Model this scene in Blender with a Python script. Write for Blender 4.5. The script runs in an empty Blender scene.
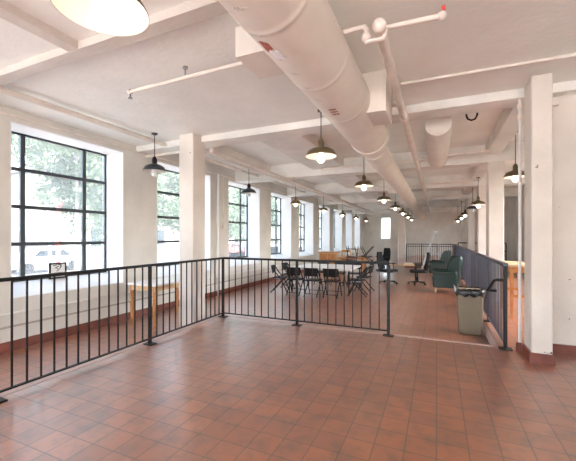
import bpy, math, random
from mathutils import Vector, Matrix
random.seed(7)
SC = bpy.context.scene
COL = SC.collection
PI = math.pi

# ------------------------------------------------------------------ materials
def _nodes(m):
    m.use_nodes = True
    nt = m.node_tree
    return nt, nt.nodes['Principled BSDF']

def mat(name, col, rough=0.6, metal=0.0, var=0.0, vscale=4.0, bump=0.0, bscale=30.0, spec=0.5, coat=0.0):
    m = bpy.data.materials.new(name)
    nt, b = _nodes(m)
    b.inputs['Base Color'].default_value = (*col, 1)
    b.inputs['Roughness'].default_value = rough
    b.inputs['Metallic'].default_value = metal
    b.inputs['Specular IOR Level'].default_value = spec
    if coat: b.inputs['Coat Weight'].default_value = coat
    tc = nt.nodes.new('ShaderNodeTexCoord')
    if var:
        n = nt.nodes.new('ShaderNodeTexNoise'); n.inputs['Scale'].default_value = vscale
        n.inputs['Detail'].default_value = 5
        nt.links.new(tc.outputs['Object'], n.inputs['Vector'])
        r = nt.nodes.new('ShaderNodeValToRGB')
        r.color_ramp.elements[0].position = 0.3; r.color_ramp.elements[1].position = 0.7
        r.color_ramp.elements[0].color = (*[c*(1-var) for c in col], 1)
        r.color_ramp.elements[1].color = (*[min(1, c*(1+var*0.5)) for c in col], 1)
        nt.links.new(n.outputs['Fac'], r.inputs['Fac'])
        nt.links.new(r.outputs['Color'], b.inputs['Base Color'])
    if bump:
        n2 = nt.nodes.new('ShaderNodeTexNoise'); n2.inputs['Scale'].default_value = bscale
        n2.inputs['Detail'].default_value = 4
        nt.links.new(tc.outputs['Object'], n2.inputs['Vector'])
        bp = nt.nodes.new('ShaderNodeBump'); bp.inputs['Strength'].default_value = bump
        bp.inputs['Distance'].default_value = 0.02
        nt.links.new(n2.outputs['Fac'], bp.inputs['Height'])
        nt.links.new(bp.outputs['Normal'], b.inputs['Normal'])
    return m

def tile_mat(name, w, h, shift=(0, 0)):
    m = bpy.data.materials.new(name)
    nt, b = _nodes(m); N = nt.nodes; L = nt.links
    tc = N.new('ShaderNodeTexCoord')
    mp = N.new('ShaderNodeMapping'); mp.inputs['Location'].default_value = (shift[0], shift[1], 0)
    L.new(tc.outputs['Object'], mp.inputs['Vector'])
    br = N.new('ShaderNodeTexBrick'); br.offset = 0.0; br.squash = 1.0
    br.inputs['Scale'].default_value = 1.0
    br.inputs['Brick Width'].default_value = w; br.inputs['Row Height'].default_value = h
    br.inputs['Mortar Size'].default_value = 0.005; br.inputs['Mortar Smooth'].default_value = 0.3
    br.inputs['Bias'].default_value = 0.0
    br.inputs['Color1'].default_value = (0.385, 0.122, 0.043, 1)
    br.inputs['Color2'].default_value = (0.27, 0.082, 0.034, 1)
    br.inputs['Mortar'].default_value = (0.14, 0.095, 0.08, 1)
    L.new(mp.outputs['Vector'], br.inputs['Vector'])
    # dark flashing of the fired clay
    n = N.new('ShaderNodeTexNoise'); n.inputs['Scale'].default_value = 6.0; n.inputs['Detail'].default_value = 6
    n.inputs['Roughness'].default_value = 0.65
    L.new(mp.outputs['Vector'], n.inputs['Vector'])
    r = N.new('ShaderNodeValToRGB')
    r.color_ramp.elements[0].position = 0.46; r.color_ramp.elements[1].position = 0.74
    r.color_ramp.elements[0].color = (0, 0, 0, 1); r.color_ramp.elements[1].color = (1, 1, 1, 1)
    L.new(n.outputs['Fac'], r.inputs['Fac'])
    mx = N.new('ShaderNodeMix'); mx.data_type = 'RGBA'
    mul = N.new('ShaderNodeMath'); mul.operation = 'MULTIPLY'; mul.inputs[1].default_value = 0.85
    L.new(r.outputs['Color'], mul.inputs[0]); L.new(mul.outputs[0], mx.inputs['Factor'])
    L.new(br.outputs['Color'], mx.inputs['A']); mx.inputs['B'].default_value = (0.075, 0.045, 0.042, 1)
    L.new(mx.outputs['Result'], b.inputs['Base Color'])
    rr = N.new('ShaderNodeMapRange'); rr.inputs['To Min'].default_value = 0.36; rr.inputs['To Max'].default_value = 0.85
    L.new(br.outputs['Fac'], rr.inputs['Value']); L.new(rr.outputs['Result'], b.inputs['Roughness'])
    inv = N.new('ShaderNodeMath'); inv.operation = 'SUBTRACT'; inv.inputs[0].default_value = 1
    L.new(br.outputs['Fac'], inv.inputs[1])
    n3 = N.new('ShaderNodeTexNoise'); n3.inputs['Scale'].default_value = 9.0
    L.new(mp.outputs['Vector'], n3.inputs['Vector'])
    ad = N.new('ShaderNodeMath'); ad.operation = 'MULTIPLY_ADD'; ad.inputs[1].default_value = 0.5
    L.new(n3.outputs['Fac'], ad.inputs[0]); L.new(inv.outputs[0], ad.inputs[2])
    bp = N.new('ShaderNodeBump'); bp.inputs['Strength'].default_value = 0.2; bp.inputs['Distance'].default_value = 0.004
    L.new(ad.outputs[0], bp.inputs['Height']); L.new(bp.outputs['Normal'], b.inputs['Normal'])
    b.inputs['Specular IOR Level'].default_value = 0.8
    b.inputs['Coat Weight'].default_value = 1.0; b.inputs['Coat Roughness'].default_value = 0.3; b.inputs['Coat IOR'].default_value = 1.9
    return m

def paint_mat(name, col, chips=0.0, var=0.12):
    """old paint with blotches and, where asked, small dark chips"""
    m = mat(name, col, rough=0.62, var=var, vscale=1.7, bump=0.25, bscale=14)
    if chips:
        nt = m.node_tree; b = nt.nodes['Principled BSDF']
        src = b.inputs['Base Color'].links[0].from_socket
        tc = nt.nodes.new('ShaderNodeTexCoord')
        n = nt.nodes.new('ShaderNodeTexNoise'); n.inputs['Scale'].default_value = 11; n.inputs['Detail'].default_value = 5
        nt.links.new(tc.outputs['Object'], n.inputs['Vector'])
        r = nt.nodes.new('ShaderNodeValToRGB')
        r.color_ramp.elements[0].position = 0.745 - chips; r.color_ramp.elements[1].position = 0.765 - chips
        nt.links.new(n.outputs['Fac'], r.inputs['Fac'])
        mx = nt.nodes.new('ShaderNodeMix'); mx.data_type = 'RGBA'
        nt.links.new(r.outputs['Color'], mx.inputs['Factor'])
        nt.links.new(src, mx.inputs['A']); mx.inputs['B'].default_value = (0.10, 0.07, 0.05, 1)
        nt.links.new(mx.outputs['Result'], b.inputs['Base Color'])
    return m

def wood_mat(name, c1, c2, rough=0.45):
    m = bpy.data.materials.new(name)
    nt, b = _nodes(m)
    tc = nt.nodes.new('ShaderNodeTexCoord')
    mp = nt.nodes.new('ShaderNodeMapping'); mp.inputs['Scale'].default_value = (3, 20, 3)
    n = nt.nodes.new('ShaderNodeTexNoise'); n.inputs['Scale'].default_value = 3; n.inputs['Detail'].default_value = 6
    r = nt.nodes.new('ShaderNodeValToRGB')
    r.color_ramp.elements[0].position = 0.3; r.color_ramp.elements[1].position = 0.7
    r.color_ramp.elements[0].color = (*c1, 1); r.color_ramp.elements[1].color = (*c2, 1)
    nt.links.new(tc.outputs['Object'], mp.inputs['Vector']); nt.links.new(mp.outputs['Vector'], n.inputs['Vector'])
    nt.links.new(n.outputs['Fac'], r.inputs['Fac']); nt.links.new(r.outputs['Color'], b.inputs['Base Color'])
    b.inputs['Roughness'].default_value = rough
    return m

def emit_mat(name, col, s):
    m = bpy.data.materials.new(name); m.use_nodes = True
    nt = m.node_tree; nt.nodes.clear()
    e = nt.nodes.new('ShaderNodeEmission'); e.inputs['Color'].default_value = (*col, 1); e.inputs['Strength'].default_value = s
    o = nt.nodes.new('ShaderNodeOutputMaterial'); nt.links.new(e.outputs[0], o.inputs[0])
    return m

def glass_mat(name, haze):
    """window glass: mostly clear, with a pale scatter added as veiling glare"""
    m = bpy.data.materials.new(name); m.use_nodes = True
    nt = m.node_tree; nt.nodes.clear()
    t = nt.nodes.new('ShaderNodeBsdfTransparent'); t.inputs['Color'].default_value = (0.95, 0.98, 0.98, 1)
    d = nt.nodes.new('ShaderNodeBsdfTranslucent'); d.inputs['Color'].default_value = (0.9, 0.93, 0.95, 1)  # whitish scatter stands in for glare washing out the panes
    n = nt.nodes.new('ShaderNodeTexNoise'); n.inputs['Scale'].default_value = 2.0
    tc = nt.nodes.new('ShaderNodeTexCoord'); nt.links.new(tc.outputs['Object'], n.inputs['Vector'])
    mr = nt.nodes.new('ShaderNodeMapRange'); mr.inputs['To Min'].default_value = haze*0.8; mr.inputs['To Max'].default_value = haze*1.2
    nt.links.new(n.outputs['Fac'], mr.inputs['Value'])
    mx = nt.nodes.new('ShaderNodeMixShader')
    nt.links.new(mr.outputs['Result'], mx.inputs[0]); nt.links.new(t.outputs[0], mx.inputs[1]); nt.links.new(d.outputs[0], mx.inputs[2])
    g = nt.nodes.new('ShaderNodeBsdfGlossy'); g.inputs['Roughness'].default_value = 0.02
    mx2 = nt.nodes.new('ShaderNodeMixShader'); mx2.inputs[0].default_value = 0.04
    nt.links.new(mx.outputs[0], mx2.inputs[1]); nt.links.new(g.outputs[0], mx2.inputs[2])
    o = nt.nodes.new('ShaderNodeOutputMaterial'); nt.links.new(mx2.outputs[0], o.inputs[0])
    return m

M = dict(
    tile=tile_mat('quarry_tile', 0.2, 0.2, (0.003, 0.0)),
    tile_base=mat('base_tile', (0.19, 0.05, 0.03), 0.4, var=0.35, vscale=6, bump=0.1),
    wall=paint_mat('wall_paint', (0.71, 0.695, 0.645)),
    reveal=paint_mat('reveal_paint', (0.80, 0.80, 0.79), var=0.05),
    column=paint_mat('column_paint', (0.74, 0.695, 0.63), chips=0.02),
    ceiling=paint_mat('ceiling_paint', (0.86, 0.865, 0.825), var=0.06),
    beam=paint_mat('beam_paint', (0.80, 0.785, 0.735), chips=0.0, var=0.16),
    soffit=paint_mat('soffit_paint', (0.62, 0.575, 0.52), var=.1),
    pipe=mat('pipe_paint', (0.80, 0.74, 0.67), 0.5, var=0.12, vscale=5),
    duct=mat('duct_paint', (0.80, 0.755, 0.68), 0.62, var=0.06, vscale=3, bump=0.08, bscale=6),
    iron=mat('black_iron', (0.007, 0.006, 0.0065), 0.45, 0.0, var=0.2, spec=.3),
    iron_sheen=mat('iron_window_sheen', (0.07, 0.075, 0.10), 0.35, 0.1),  # black iron with the bluish window reflection put into its colour
    winframe=mat('window_steel', (0.045, 0.06, 0.07), 0.5),
    glass=glass_mat('veiled_glass', 0.07),
    black=mat('black_plastic', (0.006, 0.006, 0.007), 0.5, spec=.3),
    blackfab=mat('black_fabric', (0.008, 0.0085, 0.01), 0.85, bump=0.2, bscale=80),
    chrome=mat('grey_steel', (0.45, 0.45, 0.47), 0.3, 0.9),
    green=mat('green_leather', (0.004, 0.022, 0.017), 0.3, var=0.2, vscale=6, bump=0.08, bscale=20, spec=0.7),
    teal=mat('teal_leather', (0.008, 0.05, 0.046), 0.3, var=0.2, vscale=6, spec=0.7),
    alu=mat('aluminium', (0.62, 0.63, 0.66), 0.4, 0.4),
    bin=mat('grey_bin_plastic', (0.21, 0.175, 0.12), 0.5, var=0.08),
    bag=mat('black_bag', (0.012, 0.011, 0.012), 0.25, bump=0.4, bscale=25),
    whitebag=mat('white_plastic', (0.8, 0.8, 0.8), 0.4),
    wood=wood_mat('orange_wood', (0.42, 0.17, 0.05), (0.62, 0.29, 0.10)),
    palewood=wood_mat('pale_wood', (0.60, 0.40, 0.22), (0.74, 0.53, 0.32)),
    whitetop=mat('white_laminate', (0.82, 0.79, 0.76), 0.3),
    darktop=wood_mat('brown_laminate', (0.22, 0.10, 0.06), (0.32, 0.15, 0.09)),
    shade_olive=mat('olive_enamel', (0.13, 0.09, 0.04), 0.35),
    shade_dark=mat('charcoal_enamel', (0.03, 0.034, 0.042), 0.35),
    enamel=mat('white_enamel', (0.70, 0.67, 0.61), 0.4),
    bulb=emit_mat('lit_bulb', (1.0, 0.87, 0.70), 3.2),
    bulb_off=mat('frosted_bulb', (0.75, 0.75, 0.75), 0.25),
    ink=mat('ink', (0.02, 0.02, 0.02), 0.6),
    paper=mat('paper', (0.85, 0.85, 0.85), 0.7),
    yellowpaper=mat('buff_card', (0.72, 0.60, 0.40), 0.8),
    redlabel=mat('red_label', (0.42, 0.10, 0.06), 0.6, var=0.4, vscale=30),
    redpaint=mat('red_paint', (0.62, 0.07, 0.06), 0.4),
    cream=mat('cream_box', (0.78, 0.72, 0.65), 0.5),
    # outside
    asphalt=mat('asphalt', (0.12, 0.12, 0.12), 0.9, var=0.15),
    concrete=mat('bounce_concrete', (0.30, 0.295, 0.29), 0.9, var=0.1),
    grass=mat('grass', (0.12, 0.17, 0.07), 0.9, var=0.3),
    leaf=mat('leaf', (0.115, 0.16, 0.095), 0.6, var=0.3, vscale=1.5),
    bark=mat('bark', (0.25, 0.22, 0.21), 0.9, var=0.3),
    brickout=mat('pink_brick', (0.28, 0.20, 0.18), 0.8, var=0.1),
    stone=mat('pale_stone', (0.30, 0.29, 0.28), 0.8, var=0.06),
    carred=mat('car_red', (0.42, 0.04, 0.03), 0.25, coat=0.5),
    carwhite=mat('car_white', (0.75, 0.76, 0.78), 0.25, coat=0.5),
    carglass=mat('car_glass', (0.03, 0.04, 0.05), 0.1),
    rubber=mat('rubber', (0.02, 0.02, 0.02), 0.8),
)
# leaves let light through
_nt = M['leaf'].node_tree; _b = _nt.nodes['Principled BSDF']
_tr = _nt.nodes.new('ShaderNodeBsdfTranslucent'); _tr.inputs['Color'].default_value = (0.13, 0.18, 0.10, 1)
_mx = _nt.nodes.new('ShaderNodeMixShader'); _mx.inputs[0].default_value = 0.45
_nt.links.new(_b.outputs[0], _mx.inputs[1]); _nt.links.new(_tr.outputs[0], _mx.inputs[2])
_nt.links.new(_mx.outputs[0], _nt.nodes['Material Output'].inputs[0])

# ------------------------------------------------------------------ mesh builder
class MB:
    def __init__(s): s.v = []; s.f = []
    def add(s, vs, fs):
        o = len(s.v); s.v += [tuple(p) for p in vs]; s.f += [tuple(i+o for i in f) for f in fs]; return s
    def box(s, x0, x1, y0, y1, z0, z1):
        return s.add([(x0,y0,z0),(x1,y0,z0),(x1,y1,z0),(x0,y1,z0),(x0,y0,z1),(x1,y0,z1),(x1,y1,z1),(x0,y1,z1)],
                     [(0,3,2,1),(4,5,6,7),(0,1,5,4),(1,2,6,5),(2,3,7,6),(3,0,4,7)])
    def frustum(s, lo, hi):      # two rectangles (x0,x1,y0,y1,z)
        a, b = lo, hi
        return s.add([(a[0],a[2],a[4]),(a[1],a[2],a[4]),(a[1],a[3],a[4]),(a[0],a[3],a[4]),
                      (b[0],b[2],b[4]),(b[1],b[2],b[4]),(b[1],b[3],b[4]),(b[0],b[3],b[4])],
                     [(0,3,2,1),(4,5,6,7),(0,1,5,4),(1,2,6,5),(2,3,7,6),(3,0,4,7)])
    def tube(s, pts, r, seg=10, cap=True):
        pts = [Vector(p) for p in pts]; n = len(pts)
        rs = r if isinstance(r, (list, tuple)) else [r]*n
        vs, fs = [], []
        up = None
        for i, p in enumerate(pts):
            if i == 0: t = pts[1]-p
            elif i == n-1: t = p-pts[i-1]
            else: t = (pts[i+1]-p).normalized()+(p-pts[i-1]).normalized()
            t.normalize()
            if up is None:
                a = Vector((0,0,1)) if abs(t.z) < 0.9 else Vector((1,0,0))
                up = (a - t*a.dot(t)).normalized()
            else:
                up = (up - t*up.dot(t)).normalized()
            w = t.cross(up)
            for k in range(seg):
                an = 2*PI*k/seg
                vs.append(p + (up*math.cos(an)+w*math.sin(an))*rs[i])
        for i in range(n-1):
            for k in range(seg):
                a = i*seg+k; b = i*seg+(k+1)%seg
                fs.append((a, b, b+seg, a+seg))
        if cap:
            fs.append(tuple(reversed(range(seg)))); fs.append(tuple((n-1)*seg+k for k in range(seg)))
        return s.add(vs, fs)
    def bar(s, p, q, w, h, up=(0,0,1)):
        p, q = Vector(p), Vector(q); t = (q-p).normalized(); u = Vector(up)
        u = u - t*u.dot(t)
        if u.length < 1e-4: u = Vector((1,0,0)) - t*t.x
        u.normalize(); x = t.cross(u)
        c = [(-w/2,-h/2),(w/2,-h/2),(w/2,h/2),(-w/2,h/2)]
        return s.add([p+x*a+u*b for a,b in c]+[q+x*a+u*b for a,b in c],
                     [(0,1,2,3),(7,6,5,4),(0,4,5,1),(1,5,6,2),(2,6,7,3),(3,7,4,0)])
    def lathe(s, prof, seg=24, c=(0,0,0), close=True):
        vs, fs = [], []
        n = len(prof)
        for r, z in prof:
            for k in range(seg):
                a = 2*PI*k/seg; vs.append((c[0]+r*math.cos(a), c[1]+r*math.sin(a), c[2]+z))
        for i in range(n-1):
            for k in range(seg):
                a = i*seg+k; b = i*seg+(k+1)%seg
                fs.append((a, b, b+seg, a+seg))
        if close:
            fs.append(tuple(reversed(range(seg)))); fs.append(tuple((n-1)*seg+k for k in range(seg)))
        return s.add(vs, fs)
    def prism(s, poly, y0, y1, axis='y'):    # polygon extruded along an axis
        n = len(poly)
        def P(a, b, t): return {'y': (a, t, b), 'x': (t, a, b), 'z': (a, b, t)}[axis]
        return s.add([P(a,b,y0) for a,b in poly]+[P(a,b,y1) for a,b in poly],
                     [tuple(range(n)), tuple(reversed(range(n,2*n)))]+[(i, i+n, (i+1)%n+n, (i+1)%n) for i in range(n)])
    def ball(s, c, r, seg=12, rings=8, sc=(1,1,1)):
        prof = [(max(1e-4, r*math.sin(PI*i/rings)), -r*math.cos(PI*i/rings)) for i in range(rings+1)]
        t = MB().lathe(prof, seg)
        return s.add([(c[0]+x*sc[0], c[1]+y*sc[1], c[2]+z*sc[2]) for x,y,z in t.v], t.f)
    def build(s, name, m, parent=None, bevel=0.0, smooth=35, seg=2, sub=0):
        me = bpy.data.meshes.new(name); me.from_pydata(s.v, [], s.f); me.update()
        import bmesh
        bm = bmesh.new(); bm.from_mesh(me); bmesh.ops.recalc_face_normals(bm, faces=bm.faces); bm.to_mesh(me); bm.free()
        me.materials.append(m if not isinstance(m, str) else M[m])
        if smooth:
            for p in me.polygons: p.use_smooth = True
            me.set_sharp_from_angle(angle=math.radians(smooth))
        o = bpy.data.objects.new(name, me); COL.objects.link(o)
        if parent: o.parent = parent
        if bevel:
            b = o.modifiers.new('Bevel', 'BEVEL'); b.width = bevel; b.segments = seg; b.limit_method = 'ANGLE'
        if sub:
            q = o.modifiers.new('Subsurf', 'SUBSURF'); q.levels = sub; q.render_levels = sub
        return o

def tag(o, label, cat, group=None, kind=None):
    o['label'] = label; o['category'] = cat
    if group: o['group'] = group
    if kind: o['kind'] = kind
    return o
def thing(name, label, cat, loc=(0,0,0), rz=0.0, group=None):
    o = bpy.data.objects.new(name, None); COL.objects.link(o); o.empty_display_size = 0.1
    o.location = loc; o.rotation_euler = (0,0,rz)
    return tag(o, label, cat, group)
def struct(o):
    o['kind'] = 'structure'; return o
def dup(root, loc, rz, label, group=None):
    def cp(o, par):
        c = o.copy(); COL.objects.link(c)
        if par is not None: c.parent = par
        for ch in kids.get(o.name, []): cp(ch, c)
        return c
    kids = {}
    for o in list(COL.objects):
        if o.parent: kids.setdefault(o.parent.name, []).append(o)
    r = cp(root, None); r.location = loc; r.rotation_euler = (0,0,rz)
    r['label'] = label
    if group: r['group'] = group
    return r

# ------------------------------------------------------------------ dimensions
LOW = -0.20            # the sunken floor
WX = -5.66; GX = -6.16 # left wall face, window glass
ZC = 3.32              # near ceiling
ZF = 3.54              # ceiling between the far beams
YE = 28.5              # end wall
WY0, WW, WP = 2.82, 1.94, 2.79
SILL, HEAD = 0.55, 3.14

# ------------------------------------------------------------------ room shell
struct(MB().box(-3.66, 4.0, -6, 5.2, -0.5, 0).build('floor', 'tile'))
struct(MB().box(WX, -3.66, -6, 5.2, -0.5, LOW).add([], []).box(WX, 0.76, 5.2, YE, -0.5, LOW).build('floor_sunken', 'tile'))
struct(MB().box(0.76, 3.2, 5.2, YE, -0.5, 0).build('floor_right', 'tile'))
struct(MB().box(-1.6, 0.76, 19.2, YE, LOW, 0).build('floor_platform', 'tile'))
struct(MB().box(0.748, 0.76, 5.2, 19.2, LOW, -0.02).build('trim_1', mat('riser_paint', (0.55, 0.44, 0.41), .6, var=.15)))     # painted riser of the raised walk
struct(MB().box(-1.6, 0.748, 19.188, 19.2, LOW, -0.01).build('trim_2', 'tile_base'))
# pale nosing along the edge of the near floor
struct(MB().box(-3.70, -3.61, -2, 5.2, -0.03, 0.004).box(-3.70, 0.76, 5.16, 5.22, -0.03, 0.004).build('trim_3', mat('nosing', (0.50, 0.36, 0.31), 0.5, var=0.2)))

n_win = 9
def wall_left():
    mb = MB()
    ys = -6.0
    mb.box(GX-0.1, WX, -6, YE+0.4, -0.5, SILL)
    mb.box(GX-0.1, WX, -6, YE+0.4, HEAD, 3.9)
    for k in range(-3, n_win):
        y0 = WY0+WP*k; y1 = y0+WW
        mb.box(GX-0.1, WX, ys, y0, SILL, HEAD); ys = y1
    mb.box(GX-0.1, WX, ys, YE+0.4, SILL, HEAD)
    return mb
struct(wall_left().build('wall_left', 'wall', smooth=0))

for k in range(-3, n_win):
    y0 = WY0+WP*k; y1 = y0+WW
    w = bpy.data.objects.new('window_%d' % (k+4), None); COL.objects.link(w); w.location = (GX, y0, SILL); struct(w)
    f = MB(); zb = 0.735-SILL; zt = HEAD-SILL; W = WW
    e = 0.05
    f.box(-e/2, e/2, 0, W, zb, zb+.05).box(-e/2, e/2, 0, W, zt-.05, zt)
    f.box(-e/2, e/2, 0, .05, zb, zt).box(-e/2, e/2, W-.05, W, zb, zt)
    for y in (0.42, 1.46): f.box(-e/2, e/2, y-.032, y+.032, zb, zt)
    for i in (1, 2, 3):
        z = zb+(zt-zb)*i/4; f.box(-e/2-.005, e/2+.005, 0, W, z-.028, z+.028)
    f.build('window_frame', 'winframe', w)
    MB().box(-.004, .004, .02, W-.02, zb, zt).build('glass', 'glass', w)
    MB().prism([(-.09, 0), (.50, 0), (.50, .008), (.02, zb), (-.09, zb)], 0.001, W-.001).build('window_sill', 'reveal', w)
    r = MB().box(.03, .498, .001, .02, .012, zt-.001).box(.03, .498, W-.02, W-.001, .012, zt-.001).box(.03, .498, .02, W-.02, zt-.02, zt-.001)
    # trim the lower corners against the sloping sill by starting at the sill line: the sill stands slightly proud
    r.build('window_reveal', 'reveal', w)

struct(MB().box(WX, WX+.025, -6, YE, LOW, LOW+.14).build('baseboard_left', 'tile_base'))
# end wall with one window
mb = MB(); ex0, ex1, ez0, ez1 = -4.22, -3.4, 1.28, 3.06
mb.box(WX-.6, ex0, YE, YE+.4, -.5, 3.9).box(ex1, 3.6, YE, YE+.4, -.5, 3.9).box(ex0, ex1, YE, YE+.4, -.5, ez0).box(ex0, ex1, YE, YE+.4, ez1, 3.9)
struct(mb.build('wall_end', 'wall', smooth=0))
w = bpy.data.objects.new('window_%d' % (n_win+4), None); COL.objects.link(w); w.location = (ex0, YE+.3, ez0); struct(w)
MB().box(0, ex1-ex0, -.02, .02, 0, .05).box(0, ex1-ex0, -.02, .02, ez1-ez0-.05, ez1-ez0).box(0, .05, -.02, .02, 0, ez1-ez0).box(ex1-ex0-.05, ex1-ex0, -.02, .02, 0, ez1-ez0).build('window_frame', 'reveal', w)
MB().box(.02, ex1-ex0-.02, -.004, .004, .02, ez1-ez0-.02).build('glass', 'glass', w)
# right side: wall returning behind the near column, far right wall, near right wall
struct(MB().box(1.23, 4.3, 5.2, 5.5, 0, ZC+.3).build('wall_return', 'column', smooth=0))
mb = MB().box(3.2, 3.6, 5.5, YE, -.5, .9).box(3.2, 3.6, 5.5, YE, 3.1, 3.9); ys = 5.5
RW_ADDED = [5.9, 8.75, 11.6, 23.4]  # made-up windows, added to bring daylight into the far end
for y in RW_ADDED: mb.box(3.2, 3.6, ys, y, .9, 3.1); ys = y+2.6
mb.box(3.2, 3.6, ys, YE, .9, 3.1)
struct(mb.build('wall_right', 'wall', smooth=0))
for i, y in enumerate(RW_ADDED):
    w = bpy.data.objects.new('window_%d' % (n_win+5+i), None); COL.objects.link(w); w.location = (3.5, y, .9); struct(w)  # added window, an extra daylight opening
    f = MB()
    for yy in (.03, .65, 1.3, 1.95, 2.57): f.box(-.03, .03, yy-.03, yy+.03, 0, 2.2)
    for z in (.03, .73, 1.47, 2.17): f.box(-.025, .025, 0, 2.6, z-.028, z+.028)
    f.build('window_frame', 'winframe', w)
struct(MB().box(4.0, 4.3, -6, 5.2, -.5, 3.9).build('wall_right_near', 'wall', smooth=0))
struct(MB().box(WX-.6, -5.4, -6.3, -6, -.5, 3.9).box(-1.6, -1.4, -6.3, -6, -.5, 3.9).box(4.0, 4.3, -6.3, -6, -.5, 3.9).box(-5.4, 4.0, -6.3, -6, 3.25, 3.9).build('wall_back', 'wall', smooth=0))  # unseen; left wide open to let added fill daylight in from behind
struct(MB().box(1.23, 4.0, 5.17, 5.2, 0, .115).build('baseboard_return', 'tile_base'))
struct(MB().box(3.175, 3.2, 5.5, YE, 0, .115).build('baseboard_right', 'tile_base'))

# ceiling: flat slab near, coffers between beams beyond
struct(MB().box(GX-.1, 4.3, -6.3, 5.22, ZC, ZC+.6).box(GX-.1, 4.3, 5.22, YE+.4, ZF, ZF+.38).build('ceiling', 'ceiling', smooth=0))
BY = [8.95, 12.85, 16.75, 20.65, 24.55]
def beam(mb, m='beam'): return struct(mb.build('ceiling_beam', m, bevel=.006, smooth=0))
beam(MB().box(WX, 3.2, 5.05, 5.42, 3.205, ZF))
for y in BY: beam(MB().box(WX, 3.2, y-.2, y+.2, 3.14, ZF))
for xa, xb in ((-4.75, -4.45), (1.0, 1.3)):
    beam(MB().box(xa, xb, 5.42, YE, ZC-.02, ZF))
for i, y in enumerate([5.42]+[b+.2 for b in BY]):      # secondary joists
    ye = ([b-.2 for b in BY]+[YE])[i]
    beam(MB().box(-3.12, -2.26, y, ye, 3.3, ZF))
# low soffits in the near ceiling
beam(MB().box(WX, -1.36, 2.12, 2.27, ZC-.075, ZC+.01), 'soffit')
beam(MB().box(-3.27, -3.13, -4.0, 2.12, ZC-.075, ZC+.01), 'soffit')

# columns
def column(x0, x1, y0, y1, z0, z1, base=0.0):
    o = struct(MB().box(x0, x1, y0, y1, z0, z1).build('column', 'column', bevel=.015, smooth=0))
    if base:
        t = .02
        MB().box(x0-t, x1+t, y0-t, y0, z0, z0+base).box(x0-t, x0, y0, y1, z0, z0+base).build('base_tile', 'tile_base', o)
    return o
column(-4.32, -4.0, 4.82, 5.17, LOW, ZC)
column(1.0, 1.205, 4.70, 5.05, 0, ZC, .115)
column(1.06, 1.36, 8.72, 9.18, 0, 3.14)
for y in (12.65, 16.55, 20.45): column(1.24, 1.5, y-.03, y+.43, 0, 3.14)
for y in (21.1, 26.2): column(-2.58, -2.14, y, y+.42, LOW, ZF)

# ------------------------------------------------------------------ railings
def post(parent, x, y, z0, z1, w=.038, m='iron'):
    p = MB().box(x-w/2, x+w/2, y-w/2, y+w/2, z0, z1).build('post', m, parent, bevel=.003, seg=1)
    MB().box(x-.075, x+.075, y-.055, y+.055, z0, z0+.012).build('base_plate', 'iron', p)
    return p
RT = 1.085
rl = thing('iron_railing', 'black iron railing turning a corner around the near tiled floor', 'railing', (-3.55, 5.1, 0))
def loc(x, y, z): return (x+3.55, y-5.1, z)
def seg(p, q, n, par, ztop, zbot, bw, m='iron'):
    p, q = Vector(p), Vector(q)
    for i in range(1, n):
        c = p+(q-p)*i/n
        MB().box(c.x-bw/2, c.x+bw/2, c.y-bw/2, c.y+bw/2, zbot, ztop-.02).build('baluster', m, par)
ly = [-.05, 1.66, 3.40, 5.1]
fx = [-3.55, -2.1, -0.65]
MB().bar(loc(-3.55, ly[0], RT-.018), loc(-3.55, 5.1+.022, RT-.018), .044, .034).bar(loc(-3.55+.02, 5.1, RT-.018), loc(fx[-1]+.02, 5.1, RT-.018), .044, .034).build('top_rail', 'iron', rl, bevel=.004)
MB().bar(loc(-3.55, ly[0], .075), loc(-3.55, 5.1, .075), .03, .016).bar(loc(-3.55, 5.1, .075), loc(fx[-1], 5.1, .075), .03, .016).build('bottom_rail', 'iron', rl)
for y in ly: post(rl, 0, y-5.1, 0, RT-.034)
for x in fx[1:]: post(rl, x+3.55, 0, 0, RT-.034)
for a, b in zip(ly, ly[1:]): seg((0, a-5.1, 0), (0, b-5.1, 0), 14, rl, RT, .075, .014)
for a, b in zip(fx, fx[1:]): seg((a+3.55, 0, 0), (b+3.55, 0, 0), 11, rl, RT, .075, .014)

GT = 1.11; gx = 0.81; gy0 = 5.12; gy1 = 19.12
gd = thing('iron_guard', 'long dark iron guard rail along the raised walk on the right', 'railing', (gx, gy0, 0))
MB().bar((0, -.02, GT-.02), (0, gy1-gy0+.02, GT-.02), .06, .04).build('top_rail', 'iron_sheen', gd, bevel=.006)
MB().bar((0, 0, .07), (0, gy1-gy0, .07), .03, .016).build('bottom_rail', 'iron_sheen', gd)
ny = 9
for i in range(ny+1): post(gd, 0, (gy1-gy0)*i/ny, 0, GT-.04, .042, 'iron' if i == 0 else 'iron_sheen')
for i in range(ny): seg((0, (gy1-gy0)*i/ny, 0), (0, (gy1-gy0)*(i+1)/ny, 0), 12, gd, GT, .07, .014, 'iron_sheen')
hr = MB().tube([(0, 0, .89), (-.10, 0, .89), (-.115, .04, .88), (-.115, .62, .68), (-.115, .66, .66), (-.1, .68, .655), (0, .69, .655)], .02, 10)
hr.build('handrail', 'iron', gd)

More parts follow.
